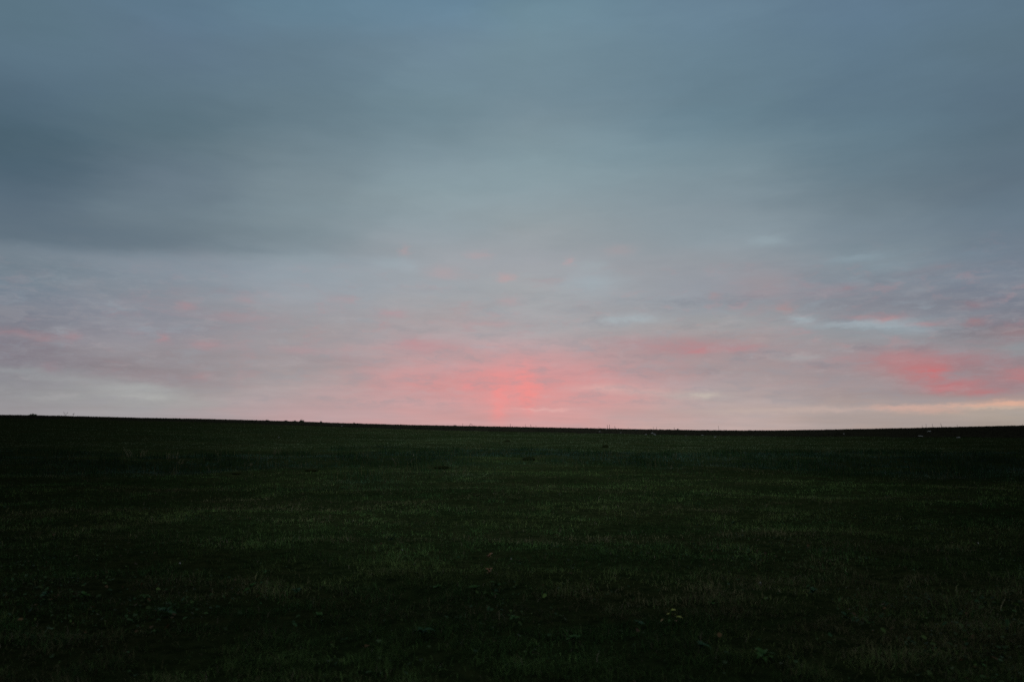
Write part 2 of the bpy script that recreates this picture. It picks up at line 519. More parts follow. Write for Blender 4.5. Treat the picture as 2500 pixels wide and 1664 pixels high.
# ground material: meadow soil and thatch near, ploughed soil in the far strip
M_GROUND, n = new_mat('ground')
geo = n.n('ShaderNodeNewGeometry')
POS = geo.outputs['Position']
a_ = n.n('ShaderNodeAttribute', attribute_name='ploughed')
n1 = n.noise(POS, .35, 6, .65)
n2 = n.noise(POS, 5.0, 6, .7)
n3 = n.noise(POS, 28.0, 4, .7)
meadow = n.mix(n.rng(n1.outputs['Fac'], .35, .65), (.040, .060, .020, 1), (.060, .066, .024, 1))
meadow = n.mix(n.rng(n2.outputs['Fac'], .35, .7), meadow, (.018, .028, .010, 1))
fa = n.n('ShaderNodeAttribute', attribute_name='vignette_fac')
fv = n.n('ShaderNodeCombineXYZ')
for i in range(3):
    n.l(fa.outputs['Fac'], fv.inputs[i])
meadow = n.vmath('MULTIPLY', meadow, fv.outputs[0])
soil = n.mix(n.rng(n2.outputs['Fac'], .35, .65), (.013, .012, .008, 1), (.026, .023, .014, 1))
sf = n.math('ADD', n.math('MULTIPLY', fa.outputs['Fac'], 1.5), .30)
sv = n.n('ShaderNodeCombineXYZ')
for i in range(3):
    n.l(sf, sv.inputs[i])
soil = n.vmath('MULTIPLY', soil, sv.outputs[0])
gcol = n.mix(a_.outputs['Fac'], meadow, soil)
gb = n.n('ShaderNodeBsdfDiffuse')
n.l(gcol, gb.inputs['Color'])
hb = n.math('ADD', n.math('MULTIPLY', n2.outputs['Fac'], .7), n.math('MULTIPLY', n3.outputs['Fac'], .3))
bp = n.n('ShaderNodeBump')
bp.inputs['Strength'].default_value = .9
bp.inputs['Distance'].default_value = .10
n.l(hb, bp.inputs['Height'])
n.l(bp.outputs[0], gb.inputs['Normal'])
go = n.n('ShaderNodeOutputMaterial')
n.l(gb.outputs[0], go.inputs[0])

# ------------------------------------------------------------------ ground sheet
ys = np.concatenate([np.linspace(-400, -12, 30)[:-1], np.arange(-12, 30, .25), np.arange(30, 172, .5), 172 * (2500 / 172) ** np.linspace(0, 1, 60)])
half = np.concatenate([np.arange(0, 24, .3), np.arange(24, 130, 1.0), 130 * (1800 / 130) ** np.linspace(0, 1, 40)])
xs = np.concatenate([-half[:0:-1], half])
X, Y = np.meshgrid(xs, ys)
Z = height(X, Y)
rough_soil = (fbm(X * 2.1, Y * 2.1, 2) - .5) * .14
pl = sstep(-.8, .8, Y - field_edge(X) + (vnoise(X * .5, Y * .5) - .5) * 3) * sstep(-40, -20, Y)
Z = Z + rough_soil * pl * sstep(170, 160, np.minimum(Y, 171))
nx, ny = len(xs), len(ys)
V = np.stack([X, Y, Z], -1).reshape(-1, 3)
ii = (np.arange(ny - 1)[:, None] * nx + np.arange(nx - 1)[None]).ravel()
me = np_mesh('ground', V, [np.stack([ii, ii + 1, ii + nx + 1, ii + nx], 1)], smooth=True)
pa = me.attributes.new('ploughed', 'FLOAT', 'POINT')
pa.data.foreach_set('value', pl.astype(np.float32).ravel())
fr = me.attributes.new('vignette_fac', 'FLOAT', 'POINT')
fr.data.foreach_set('value', (vignette_swath(X, Y) * (.70 + .30 * sstep(18, 60, Y))).astype(np.float32).ravel())  # vignette put into ground tone, darker still near for gaps between blades
tag(link_mesh('ground', me, M_GROUND), kind='structure')

# ------------------------------------------------------------------ grass
G_DEEP = np.array([.030, .062, .012])
G_MID = np.array([.062, .098, .018])
G_OLIVE = np.array([.092, .096, .020])
G_BROWN = np.array([.088, .072, .024])
G_STRAW = np.array([.17, .140, .060])
G_TEAL = np.array([.030, .062, .034])


def blades(x, y, z, L, W, lean, head, col):
    n_ = len(x)
    base = np.stack([x, y, z - .01], 1)
    dirv = np.stack([np.cos(head), np.sin(head), np.zeros(n_)], 1)
    up = np.array([0, 0, 1.])
    tw = head + np.pi / 2 + RNG.normal(0, .6, n_)
    wid = np.stack([np.cos(tw), np.sin(tw), np.zeros(n_)], 1) * (W * .5)[:, None]
    sl, cl = np.sin(lean), np.cos(lean)
    mid = base + up * (L * .58 * (.5 + .5 * cl))[:, None] + dirv * (L * .28 * sl)[:, None]
    tip = base + up * (L * np.maximum(cl, .12))[:, None] + dirv * (L * sl)[:, None]
    v = np.stack([base - wid, base + wid, mid - wid * .75, mid + wid * .75, tip], 1).reshape(-1, 3)
    i = np.arange(n_) * 5
    f4 = np.stack([i, i + 1, i + 3, i + 2], 1)
    f3 = np.stack([i + 2, i + 3, i + 4], 1)
    return v, [f4, f3], np.repeat(col, 5, 0)


def wedge(n_, d0, d1, spread=.86, pad=1.5):
    d = d0 * (d1 / d0) ** RNG.random(n_)
    x = (RNG.random(n_) * 2 - 1) * (d * spread + pad)
    return x, d


def mixc(a, b, t):
    return a * (1 - t)[:, None] + b * t[:, None]


def longness(x, y):
    """1 inside the belt of longer grass across the meadow"""
    e0 = 33 + 14 * (fbm(x * .12, y * .05 + 3, 4) - .5) * 2
    e1 = 58 + 20 * (fbm(x * .10 + 9, y * .03, 4) - .5) * 2
    gaps = sstep(.28, .46, fbm(x * .22 + 50, y * .35, 3))
    return sstep(e0 - 5, e0 + 6, y) * (1 - sstep(e1 - 4, e1 + 3, y)) * gaps


NB = 560000
x, y = wedge(NB, 3.6, 150)
keep = y < field_edge(x) + RNG.normal(0, 1.0, NB)
x, y = x[keep], y[keep]
clump = fbm(x * 3.1, y * 3.1, 2)
patch = fbm(x * .42, y * .55, 4)
patch2 = fbm(x * .16 + 7, y * .25 + 3, 3)
# worn and thin spots
keep = RNG.random(len(x)) < .16 + 1.1 * sstep(.30, .58, clump)
x, y, clump, patch, patch2 = [q[keep] for q in (x, y, clump, patch, patch2)]
n_ = len(x)
lg = longness(x, y)
L = (.035 + .065 * RNG.random(n_) ** 1.5 + .06 * sstep(.5, .75, clump)) * (1 + .8 * lg)
W = .0036 + .00034 * y
lean = np.abs(RNG.normal(.98, .36, n_)).clip(.05, 1.5)
head = RNG.random(n_) * 2 * np.pi
c = mixc(np.tile(G_DEEP, (n_, 1)), np.tile(G_MID, (n_, 1)), sstep(.35, .65, patch2 + RNG.normal(0, .12, n_)))
c = mixc(c, np.tile(G_OLIVE, (n_, 1)), sstep(.50, .72, patch + RNG.normal(0, .10, n_)) * .5)
c = mixc(c, np.tile(G_BROWN, (n_, 1)), (sstep(.56, .72, fbm(x * .3 + 31, y * .8, 4) + RNG.normal(0, .09, n_))) * .85)
c = mixc(c, np.tile(G_TEAL, (n_, 1)), lg * .75)
far = sstep(52, 66, y) * (1 - lg)
c = mixc(c, np.tile(np.array([.120, .145, .050]), (n_, 1)), far * .85)
tanstrip = sstep(-22, -8, y - field_edge(x)) * sstep(20, -25, x)
c = mixc(c, np.tile(np.array([.110, .088, .034]), (n_, 1)), tanstrip * .8)
dry = RNG.random(n_) < .02
c[dry] = G_STRAW * .7
c *= np.exp(RNG.normal(0, .30 - .10 * sstep(20, 60, y)))[:, None]
c *= vignette_swath(x, y)[:, None] * np.array([1.92, 1.95, 3.0])  # blade colours carry the painted lens vignette
# random darker patches a metre or two across
c *= (.58 + .68 * sstep(.30, .68, fbm(x * .75 + 3, y * 1.0 + 21, 4)))[:, None]
v, f, t = blades(x, y, height(x, y), L, W, lean, head, c)
o = link_mesh('meadow_grass', np_mesh('meadow_grass', v, f, t), M_GRASS)
tag(o, 'short dark green meadow grass with brown patches covering the field', 'grass', kind='stuff')

# the belt of longer grass, darker, with thin dry stalks standing in it
x, y = wedge(110000, 28, 66, .84)
lg = longness(x, y)
tus = fbm(x * .9, y * .6, 3)
keep = RNG.random(len(x)) < lg * (.12 + 1.0 * sstep(.38, .62, tus))
x, y, tus = x[keep], y[keep], tus[keep]
n_ = len(x)
L = .09 + .10 * RNG.random(n_) + .32 * sstep(.5, .72, tus)
W = .007 + .00022 * y
lean = np.abs(RNG.normal(.5, .3, n_)).clip(.03, 1.3)
head = RNG.random(n_) * 2 * np.pi
c = mixc(np.tile(G_TEAL, (n_, 1)), np.tile(G_DEEP * 1.2, (n_, 1)), RNG.random(n_))
c *= np.exp(RNG.normal(0, .35, n_))[:, None] * vignette_swath(x, y)[:, None] * .85
A = blades(x, y, height(x, y), L, W, lean, head, c)
x, y = wedge(9000, 28, 70, .84)
keep = RNG.random(len(x)) < longness(x, y) * sstep(.45, .7, fbm(x * .35 + 5, y * .3, 3)) + .05
x, y = x[keep], y[keep]
n_ = len(x)
c = np.tile(G_STRAW, (n_, 1)) * np.exp(RNG.normal(-.1, .35, n_))[:, None] * vignette_swath(x, y)[:, None]
B = blades(x, y, height(x, y), .22 + .30 * RNG.random(n_), .006 + .00010 * y, np.abs(RNG.normal(.25, .2, n_)), RNG.normal(2.6, .9, n_), c)
v = np.concatenate([A[0], B[0]])
f = A[1] + [q + len(A[0]) for q in B[1]]
o = link_mesh('long_grass', np_mesh('long_grass', v, f, np.concatenate([A[2], B[2]])), M_LONG)
tag(o, 'belt of longer dark grass with thin dry stalks across the middle of the meadow', 'grass', kind='stuff')

# broad small leaves between the blades in the foreground
x, y = wedge(60000, 3.8, 26, .86)
pt = fbm(x * .55 + 60, y * .55, 3)
keep = RNG.random(len(x)) < sstep(.47, .66, pt) * .30 + .03
x, y = x[keep], y[keep]
n_ = len(x)
z = height(x, y) + .015 + .055 * RNG.random(n_)
r = (.008 + .015 * RNG.random(n_) ** 1.6)
hd = RNG.random(n_) * 2 * np.pi
e1 = np.stack([np.cos(hd), np.sin(hd), RNG.normal(0, .35, n_)], 1)
e2 = np.stack([-np.sin(hd), np.cos(hd), RNG.normal(0, .35, n_)], 1)
ctr = np.stack([x, y, z], 1)
up = np.array([0, 0, 1.])
ring = [(-1.1, 0, 0), (-.45, .75, .22), (.5, .7, .22), (1.15, 0, -.12), (.5, -.7, .22), (-.45, -.75, .22)]
v = np.stack([ctr + (e1 * a + e2 * b + up * k) * r[:, None] for a, b, k in ring], 1).reshape(-1, 3)
i = np.arange(n_) * 6
f = [np.stack([i, i + 3, i + 2, i + 1], 1), np.stack([i, i + 5, i + 4, i + 3], 1)]
c = mixc(np.tile(np.array([.016, .044, .014]), (n_, 1)), np.tile(np.array([.036, .054, .011]), (n_, 1)), RNG.random(n_))
br = RNG.random(n_) < .12
c[br] = np.array([.060, .034, .013])
c *= np.exp(RNG.normal(0, .3, n_))[:, None]
o = link_mesh('clover_leaves', np_mesh('clover_leaves', v, f, np.repeat(c, 6, 0)), M_CLOVER)
tag(o, 'small broad leaves scattered low among the foreground grass', 'ground cover', kind='stuff')

# clods and stubble on the ploughed strip under the skyline
NC = 60000
x = (RNG.random(NC) * 2 - 1) * 135
y = 88 + 76 * RNG.random(NC)
keep = (y > field_edge(x) + RNG.normal(0, 1.2, NC)) & (np.abs(x) < y * .86)
x, y = x[keep], y[keep]
n_ = len(x)
r = .025 + .055 * RNG.random(n_) ** 2.5
ctr = np.stack([x, y, height(x, y) + r * .4], 1)
octv = np.array([(1, 0, 0), (-1, 0, 0), (0, 1, 0), (0, -1, 0), (0, 0, 1), (0, 0, -1)], float)
v = (ctr[:, None] + octv[None] * r[:, None, None] * (.7 + .6 * RNG.random((n_, 6, 1))) * np.array([1.5, 1.3, .9])).reshape(-1, 3)
i = np.arange(n_) * 6
tri = [(0, 2, 4), (2, 1, 4), (1, 3, 4), (3, 0, 4), (2, 0, 5), (1, 2, 5), (3, 1, 5), (0, 3, 5)]
f = [np.stack([i + a, i + b, i + c_], 1) for a, b, c_ in tri]
c = mixc(np.tile(np.array([.011, .010, .007]), (n_, 1)), np.tile(np.array([.027, .023, .014]), (n_, 1)), RNG.random(n_))
c *= (vignette_swath(x, y) * 1.5 + .30)[:, None]
o = link_mesh('soil_clods', np_mesh('soil_clods', v, f, np.repeat(c, 6, 0)), M_CLOD)
tag(o, 'dark rough clods of ploughed soil along the skyline', 'soil', kind='stuff')

x = (RNG.random(26000) * 2 - 1) * 135
y = 88 + 72 * RNG.random(26000)
sp = fbm(x * .12, y * .2 + 5, 3)
keep = (y > field_edge(x) - 1) & (np.abs(x) < y * .86) & (RNG.random(len(x)) < .15 + sstep(.4, .65, sp))
x, y = x[keep], y[keep]
n_ = len(x)
c = mixc(np.tile(np.array([.018, .030, .012]), (n_, 1)), np.tile(np.array([.028, .026, .013]), (n_, 1)), RNG.random(n_)) * (vignette_swath(x, y) * 1.9 + .25)[:, None]
v, f, t = blades(x, y, height(x, y), .04 + .12 * RNG.random(n_) ** 3, .035 + .02 * RNG.random(n_), np.abs(RNG.normal(.5, .3, n_)), RNG.random(n_) * 6.28, c)
o = link_mesh('stubble', np_mesh('stubble', v, f, t), M_CLOD)
tag(o, 'sparse stubble and seedlings growing on the ploughed strip', 'stubble', kind='stuff')


# ------------------------------------------------------------------ single things
def tube(pts, r0, r1, sides=5):
    """tapered bent stem as (verts, quads)"""
    pts = [Vector(p) for p in pts]
    vs, fs = [], []
    for k, p in enumerate(pts):
        t = (pts[min(k + 1, len(pts) - 1)] - pts[max(k - 1, 0)]).normalized()
        a = t.orthogonal().normalized()
        b = t.cross(a)
        r = r0 + (r1 - r0) * k / (len(pts) - 1)
        for s in range(sides):
            q = 2 * math.pi * s / sides
            vs.append(p + (a * math.cos(q) + b * math.sin(q)) * r)
    for k in range(len(pts) - 1):
        for s in range(sides):
            fs.append((k * sides + s, k * sides + (s + 1) % sides, (k + 1) * sides + (s + 1) % sides, (k + 1) * sides + s))
    fs.append(tuple(range(sides))[::-1])
    fs.append(tuple((len(pts) - 1) * sides + s for s in range(sides)))
    return vs, fs


class Mesh:
    def __init__(s):
        s.v, s.f = [], []

    def add(s, vf):
        k = len(s.v)
        s.v += [tuple(p) for p in vf[0]]
        s.f += [tuple(i + k for i in q) for q in vf[1]]
        return s

    def build(s, name, mat, parent=None, smooth=True):
        me = bpy.data.meshes.new(name)
        me.from_pydata(s.v, [], s.f)
        if smooth:
            for p in me.polygons:
                p.use_smooth = True
        me.update()
        return link_mesh(name, me, mat, parent)


def lump(rx, ry, rz, seed, n1=10, n2=6, amp=.25):
    rr = random.Random(seed)
    vs, fs = [], []
    for j in range(n2 + 1):
        th = math.pi * j / n2
        for i_ in range(n1):
            ph = 2 * math.pi * i_ / n1
            k = 1 + rr.uniform(-amp, amp)
            vs.append((rx * k * math.sin(th) * math.cos(ph), ry * k * math.sin(th) * math.sin(ph), rz * k * math.cos(th)))
    for j in range(n2):
        for i_ in range(n1):
            fs.append((j * n1 + i_, (j + 1) * n1 + i_, (j + 1) * n1 + (i_ + 1) % n1, j * n1 + (i_ + 1) % n1))
    return vs, fs


def bent(h, dx, dy, n_=6, curl=1.6):
    return [(dx * (k / n_) ** curl, dy * (k / n_) ** curl, h * k / n_ - .02) for k in range(n_ + 1)]


# stalks standing on the skyline: px, height in photo px, lean
STALKS = [
 (1130, 5.5, .1, 'single', 'short dark weed stalk left of a twin on the skyline, left of the pink glow'),
 (1147, 5.0, .6, 'knob', 'blunt dark weed stalk leaning on the skyline just left of the pink glow'),
 (1154, 4.5, -.7, 'knob', 'blunt weed stalk leaning left on the skyline at the left foot of the pink glow'),
 (1246, 6.0, 0.0, 'knob', 'upright dark weed stalk on the skyline right under the pink glow'),
 (1282, 6.0, .1, 'single', 'thin dark weed stalk on the skyline at the right foot of the pink glow'),
 (1296, 5.5, -.2, 'knob', 'thick-footed dark weed stalk on the skyline right of the pink glow'),
 (1308, 4.0, .1, 'single', 'very short weed stalk on the skyline right of the pink glow'),
 (1461, 3.5, 0.0, 'single', 'very short weed stalk left of the pair of dark posts-like stalks'),
 (1481.5, 8.0, 0.0, 'knob', 'left one of two tall dark stalks standing close together on the skyline'),
 (1486.5, 8.5, .05, 'knob', 'right one of two tall dark stalks standing close together on the skyline'),
 (1500.5, 5.0, -.3, 'knob', 'stubby dark stalk just right of the pair of tall stalks'),
 (1532, 4.0, .1, 'single', 'tiny thin stalk on the skyline between the stalk pair and the low notch'),
 (1593, 4.5, .1, 'single', 'left of two small thin stalks above the pale debris on the skyline'),
 (1601, 5.5, 0.0, 'single', 'right of two small thin stalks above the pale debris on the skyline'),
 (1644, 4.0, -.1, 'knob', 'small blunt stalk left of a clod where the skyline sinks'),
 (1752, 10.0, -.15, 'single', 'lone tall thin stalk standing where the skyline is lowest'),
 (2246, 5.0, .1, 'single', 'leftmost of the thin stalks on the rising skyline at right'),
 (2255.5, 8.0, .05, 'single', 'tallest thin stalk on the rising skyline at right'),
 (2271, 7.5, 0.0, 'single', 'thin straight stalk near the middle of the rising right skyline'),
 (2293, 8.5, -.35, 'knob', 'thick bent stalk with a knob on the rising right skyline'),
 (2331, 4.0, .1, 'single', 'small thin stalk right of the knobbed stalk on the right skyline'),
]
for k, (px, hp, ln, typ, lab) in enumerate(STALKS):
    p = skyline(px)
    h = hp * p.y / FPX + .10
    r = empty('weed_stalk', p - Vector((0, 0, .06)))
    tag(r, lab, 'weed', 'weed stalks on the skyline')
    rad = .035 if typ == 'knob' else .024
    stem = Mesh().add(tube(bent(h, ln * h * .5, .05), rad * 1.2, rad * .8))
    stem.build('stem', M_WEED, r)
    hm = Mesh()
    vs, fs = lump(.045 if typ == 'knob' else .03, .04, .07, k, 7, 5)
    hm.add(([(a + ln * h * .5, b + .05, c_ + h - .03) for a, b, c_ in vs], fs))
    hm.build('seed_head', M_WEED, r)

# bushy tufts on the skyline
TUFTS = [
 (85, 7, 26, 'pointed dark grass tuft on the skyline far left, near the wispy weeds'),
 (655, 3.5, 12, 'low dark tuft on the left skyline, first of a row of three'),
 (700, 3.5, 16, 'low flat tuft on the skyline left of the bushiest tuft'),
 (722, 4, 12, 'small tuft leaning against the left side of the bushiest skyline tuft'),
 (739, 8, 15, 'bushiest dark tuft standing on the left half of the skyline'),
 (786, 4.5, 8, 'small spiky tuft on the skyline right of the bushiest tuft'),
 (1111, 3, 12, 'flat dark tuft on the skyline left of the first weed stalks'),
 (1652, 4, 9, 'dark round tuft beside a blunt stalk where the skyline sinks'),
 (866, 3.5, 6, 'tiny spiky tuft on the falling skyline between the left slope and the glow'),
]
for k, (px, hp, wp, lab) in enumerate(TUFTS):
    p = skyline(px)
    h, wd = hp * p.y / FPX + .03, wp * p.y / FPX
    r = empty('grass_tuft', p - Vector((0, 0, .06)))
    tag(r, lab, 'grass tuft', 'tufts on the skyline')
    m_ = Mesh()
    rr = random.Random(k)
    for q in range(46):
        u = rr.uniform(-1, 1)
        hh = h * (1 - .75 * abs(u) ** 1.3) * rr.uniform(.55, 1.05)
        bx = u * wd * .42
        pts = [(bx + rr.uniform(-.2, .35) * hh * s * s + u * .15 * hh * s, rr.uniform(-.12, .12) + 0 * s, hh * s) for s in (0, .5, 1)]
        m_.add(tube(pts, .028, .008, 3))
    m_.build('leaves', M_TUFT, r)
    vs, fs = lump(wd * .42, .18, h * .42, k + 50, 12, 6, .2)
    Mesh().add((vs, fs)).build('crown', M_TUFT, r)

# wispy branching weeds on the skyline at left
for k, (px, hp, nb, lab) in enumerate([
 (164, 11, 9, 'wispy wide branching dry weed on the skyline at far left'),
 (184, 10, 6, 'wispy narrow dry weed just right of a wider one on the left skyline'),
 (2490, 4, 3, 'slanting dry weed twig on the skyline at the right edge'),
]):
    p = skyline(px)
    h = hp * p.y / FPX
    r = empty('wispy_weed', p - Vector((0, 0, .05)))
    tag(r, lab, 'weed', 'wispy weeds on the skyline')
    rr = random.Random(k + 3)
    m_, hd_ = Mesh(), Mesh()
    for q in range(nb):
        dx = rr.uniform(-.45, .45) * h * (1.3 if k == 0 else .5)
        hh = h * rr.uniform(.55, 1.0)
        pts = bent(hh, dx, rr.uniform(-.1, .1), 5, 1.3)
        m_.add(tube(pts, .007, .005, 3))
        e = pts[-1]
        for b in range(5):
            ox, oz = rr.uniform(-.07, .07), rr.uniform(-.12, .05)
            vs, fs = lump(.009, .009, .014, b, 5, 4)
            hd_.add(([(a + e[0] + ox, b_ + e[1], c_ + e[2] + oz) for a, b_, c_ in vs], fs))
            hd_.add(tube([(e[0], e[1], e[2] - .10), (e[0] + ox, e[1], e[2] + oz)], .006, .005, 3))
        hd_.build('seed_head', M_WEED, r)
        hd_ = Mesh()
    m_.build('stem', M_WEED, r)

# pale stones and scraps along the field edge and in the grass
STONES = [
 (1480, 1048, 4, 2.5, 'small pale stone on the dark soil under the pair of tall stalks'),
 (1464, 1054, 4, 3, 'small pale stone at the field edge below and left of the stalk pair'),
 (1515, 1056.5, 4, 2, 'tiny pale stone at the field edge right of the stalk pair'),
 (1554, 1049, 6, 1.6, 'flat pale scrap on the soil high under the skyline'),
 (1592, 1058, 6, 3.5, 'upper left stone of the three-stone pale heap at the field edge'),
 (1597, 1060, 5, 3, 'middle stone of the three-stone pale heap at the field edge'),
 (1600, 1061.5, 5, 3, 'lowest stone of the three-stone pale heap at the field edge'),
 (1577, 1061, 5, 3, 'dull pale stone left of the three-stone heap at the field edge'),
 (1675, 1063.5, 6, 1.6, 'dim flat pale stone at the field edge left of the brightest one'),
 (1715, 1062.5, 6, 2, 'brightest flat white stone at the field edge'),
 (1746, 1066.5, 6, 1.6, 'thin flat pale stone right of the brightest white one'),
 (2248, 1065, 10, 2.2, 'long thin pale scrap on the dark soil at right'),
 (2268, 1053, 8, 1.6, 'faint long pale scrap high on the dark soil at right'),
 (2340, 1068, 8, 1.6, 'faint pale scrap at the foot of the dark soil at far right'),
 (681, 1068, 2.5, 2.5, 'single tiny white stone in the left meadow below the brown strip'),
 (835, 1040, 5, 1.5, 'flat pale stone on the soil strip left of the glow'),
 (2060, 1059, 4, 1.8, 'pale chip on the dark soil right of centre'),
 (439, 1385, 3.4, 3.0, 'white pebble lying in the near grass at left'),
 (982, 1351, 2.4, 2.4, 'tiny white pebble in the middle grass left of centre'),
 (1248, 1373, 3.0, 3.0, 'white pebble in the middle grass below the pink glow'),
 (1857, 1434, 3.0, 3.0, 'pale pebble in the near grass right of the yellow-leaved plant'),
 (2389, 1334, 2.2, 2.4, 'tiny white pebble in the grass at far right'),
]
for k, (px, py, wp, hp, lab) in enumerate(STONES):
    p = at(px, py)
    s = p.length / FPX
    near = p.y < 40
    lift = .05 if near else .03
    vs, fs = lump(wp * s * .5, wp * s * .42, hp * s * .55, k + 5, 9, 6, .22)
    m_ = Mesh().add((vs, fs))
    o = m_.build('stone', M_STONE, None, smooth=False)
    o.location = p + Vector((0, 0, lift))
    o.rotation_euler = (0, random.uniform(-.2, .2), random.uniform(-.3, .3))
    tag(o, lab, 'stone', 'pale stones in the field')

# dark soil mounds in the belt of longer grass
for k, (px, py, wp, hp, lab) in enumerate([
 (1291, 1123, 30, 9, 'dark soil mound in the long grass below the pink glow, widest of the mounds'),
 (1078, 1143, 34, 7, 'dark low soil mound in the long grass left of the widest one, nearest the viewer'),
 (1239, 1078, 12, 4, 'small dark mound on the lighter far grass above the long-grass belt'),
 (1478, 1092, 15, 7, 'dark mound on the top edge of the long-grass belt right of centre'),
 (760, 1150, 30, 7, 'dark low soil mound in the long grass in the left half'),
 (578, 1157, 22, 6, 'leftmost dark soil mound, at the near edge of the long grass'),
]):
    p = at(px, py)
    s = p.length / FPX
    vs, fs = lump(wp * s * .5, wp * s * .38, hp * s * .75, k + 90, 16, 9, .16)
    o = Mesh().add((vs, fs)).build('soil_mound', M_MOUND, None)
    o.location = p + Vector((0, 0, .04))
    tag(o, lab, 'mound', 'dark mounds in the meadow')

# dry stalk clumps that stand out in the long grass
for k, (px, py, hp, sp, ns, arch, lab) in enumerate([
 (318, 1116, 24, 14, 7, -.5, 'pale dry grass stalks leaning left, leftmost in the long-grass belt'),
 (348, 1116, 20, 16, 9, .4, 'pale dry grass clump beside the leftmost leaning stalks'),
 (420, 1120, 18, 26, 12, .1, 'wide tan dry clump standing upright in the left part of the belt'),
 (440, 1132, 12, 16, 6, .6, 'short slanting pale stalks below the wide tan clump'),
 (534, 1114, 17, 14, 6, .0, 'thin upright tan stalks in the belt between two wider clumps'),
 (675, 1112, 20, 16, 12, .1, 'tan straw clump glowing above the belt in the left half'),
 (510, 1150, 14, 4, 2, -.4, 'two bent pale stalks alone in the dark part of the belt'),
 (735, 1138, 12, 8, 3, -.3, 'three slanting pale stalks right of the tan straw clump'),
 (604, 1137, 10, 20, 7, .1, 'row of short pale stalks in the dark belt'),
 (972, 1140, 26, 16, 5, -.45, 'tall arching green-grey stalks left of the pink glow'),
 (1002, 1132, 18, 8, 3, .4, 'short arching stalks right of the tall arching ones'),
 (1107, 1105, 10, 6, 3, .1, 'small pale stalks at the upper edge of the belt left of the glow'),
 (1235, 1112, 13, 12, 5, -.4, 'slanting pale stalks above the widest mound'),
 (1315, 1122, 14, 10, 7, .2, 'drooping pale tuft just right of the widest mound'),
 (1422, 1128, 9, 6, 3, -.4, 'few pale stalks in the belt right of the drooping tuft'),
 (1486, 1110, 14, 20, 8, -.1, 'loose pale stalks below the mound at the top of the belt'),
 (1648, 1118, 14, 10, 6, .1, 'thin pale stalks in the belt right of centre'),
 (1515, 1117, 11, 8, 4, .2, 'little pale stalk clump between two looser clumps right of centre'),
]):
    p = at(px, py)
    s = p.length / FPX
    rr = random.Random(k + 200)
    r = empty('dry_grass_clump', p)
    tag(r, lab, 'dry grass', 'dry grass clumps in the meadow')
    for q in range(ns):
        h = hp * s * rr.uniform(.65, 1.05)
        bx = rr.uniform(-.5, .5) * sp * s
        pts = bent(h, (arch + rr.uniform(-.25, .25)) * h * .8, rr.uniform(-.1, .1), 6, 1.7)
        m_ = Mesh().add(tube([(a + bx, b, c_) for a, b, c_ in pts], .0075, .004, 4))
        m_.build('stalk', M_STRAW, r)

# single long stalks in the near grass
for k, (px, py, hp, dx, lab) in enumerate([
 (2441, 1492, 28, .55, 'thin arching dry stalk in the near grass at the right edge'),
 (1769, 1266, 10, .1, 'thin pale sprig standing in the grass right of centre'),
 (1219, 1512, 26, -.05, 'upright thin green stalk in the near grass below the glow'),
 (200, 1160, 14, .3, 'thin slanting pale stalk in the left meadow'),
]):
    p = at(px, py)
    s = p.length / FPX
    h = hp * s
    o = Mesh().add(tube(bent(h, dx * h, .02, 7, 1.8), .0035, .0018, 5)).build('grass_stalk', M_STRAW, None)
    o.location = p
    tag(o, lab, 'stalk')

# ------------------------------------------------------------------ leafy rosettes in the near grass
def leaf_mesh(name, length, width, lobes, droop, fold):
    """a leaf along +X from the plant's heart, rising and then drooping, cupped along its midrib"""
    n_ = 9
    vs, fs = [], []
    for k in range(n_ + 1):
        t = k / n_
        wv = width * (math.sin(math.pi * min(t ** .7, 1)) ** .8 * (1 + lobes * math.cos(t * 21)) if 0 < t < 1 else .02)
        xx, zz = length * t, length * (.55 * t - droop * t * t)
        for s_ in (-1, -.5, 0, .5, 1):
            vs.append((xx, s_ * wv * .5, zz + abs(s_) * wv * fold))
    for k in range(n_):
        for s_ in range(4):
            a = k * 5 + s_
            fs.append((a, a + 5, a + 6, a + 1))
    me = bpy.data.meshes.new(name)
    me.from_pydata(vs, [], fs)
    for p in me.polygons:
        p.use_smooth = True
    return me


def leaf_set(mat):
    out = []
    for ln_, wd_, lo_, dr_, fo_ in ((.085, .042, .0, .55, .12), (.10, .038, .16, .62, .16), (.07, .045, .05, .40, .10)):
        me = leaf_mesh('leaf', ln_, wd_, lo_, dr_, fo_)
        me.materials.append(mat)
        out.append(me)
    return out


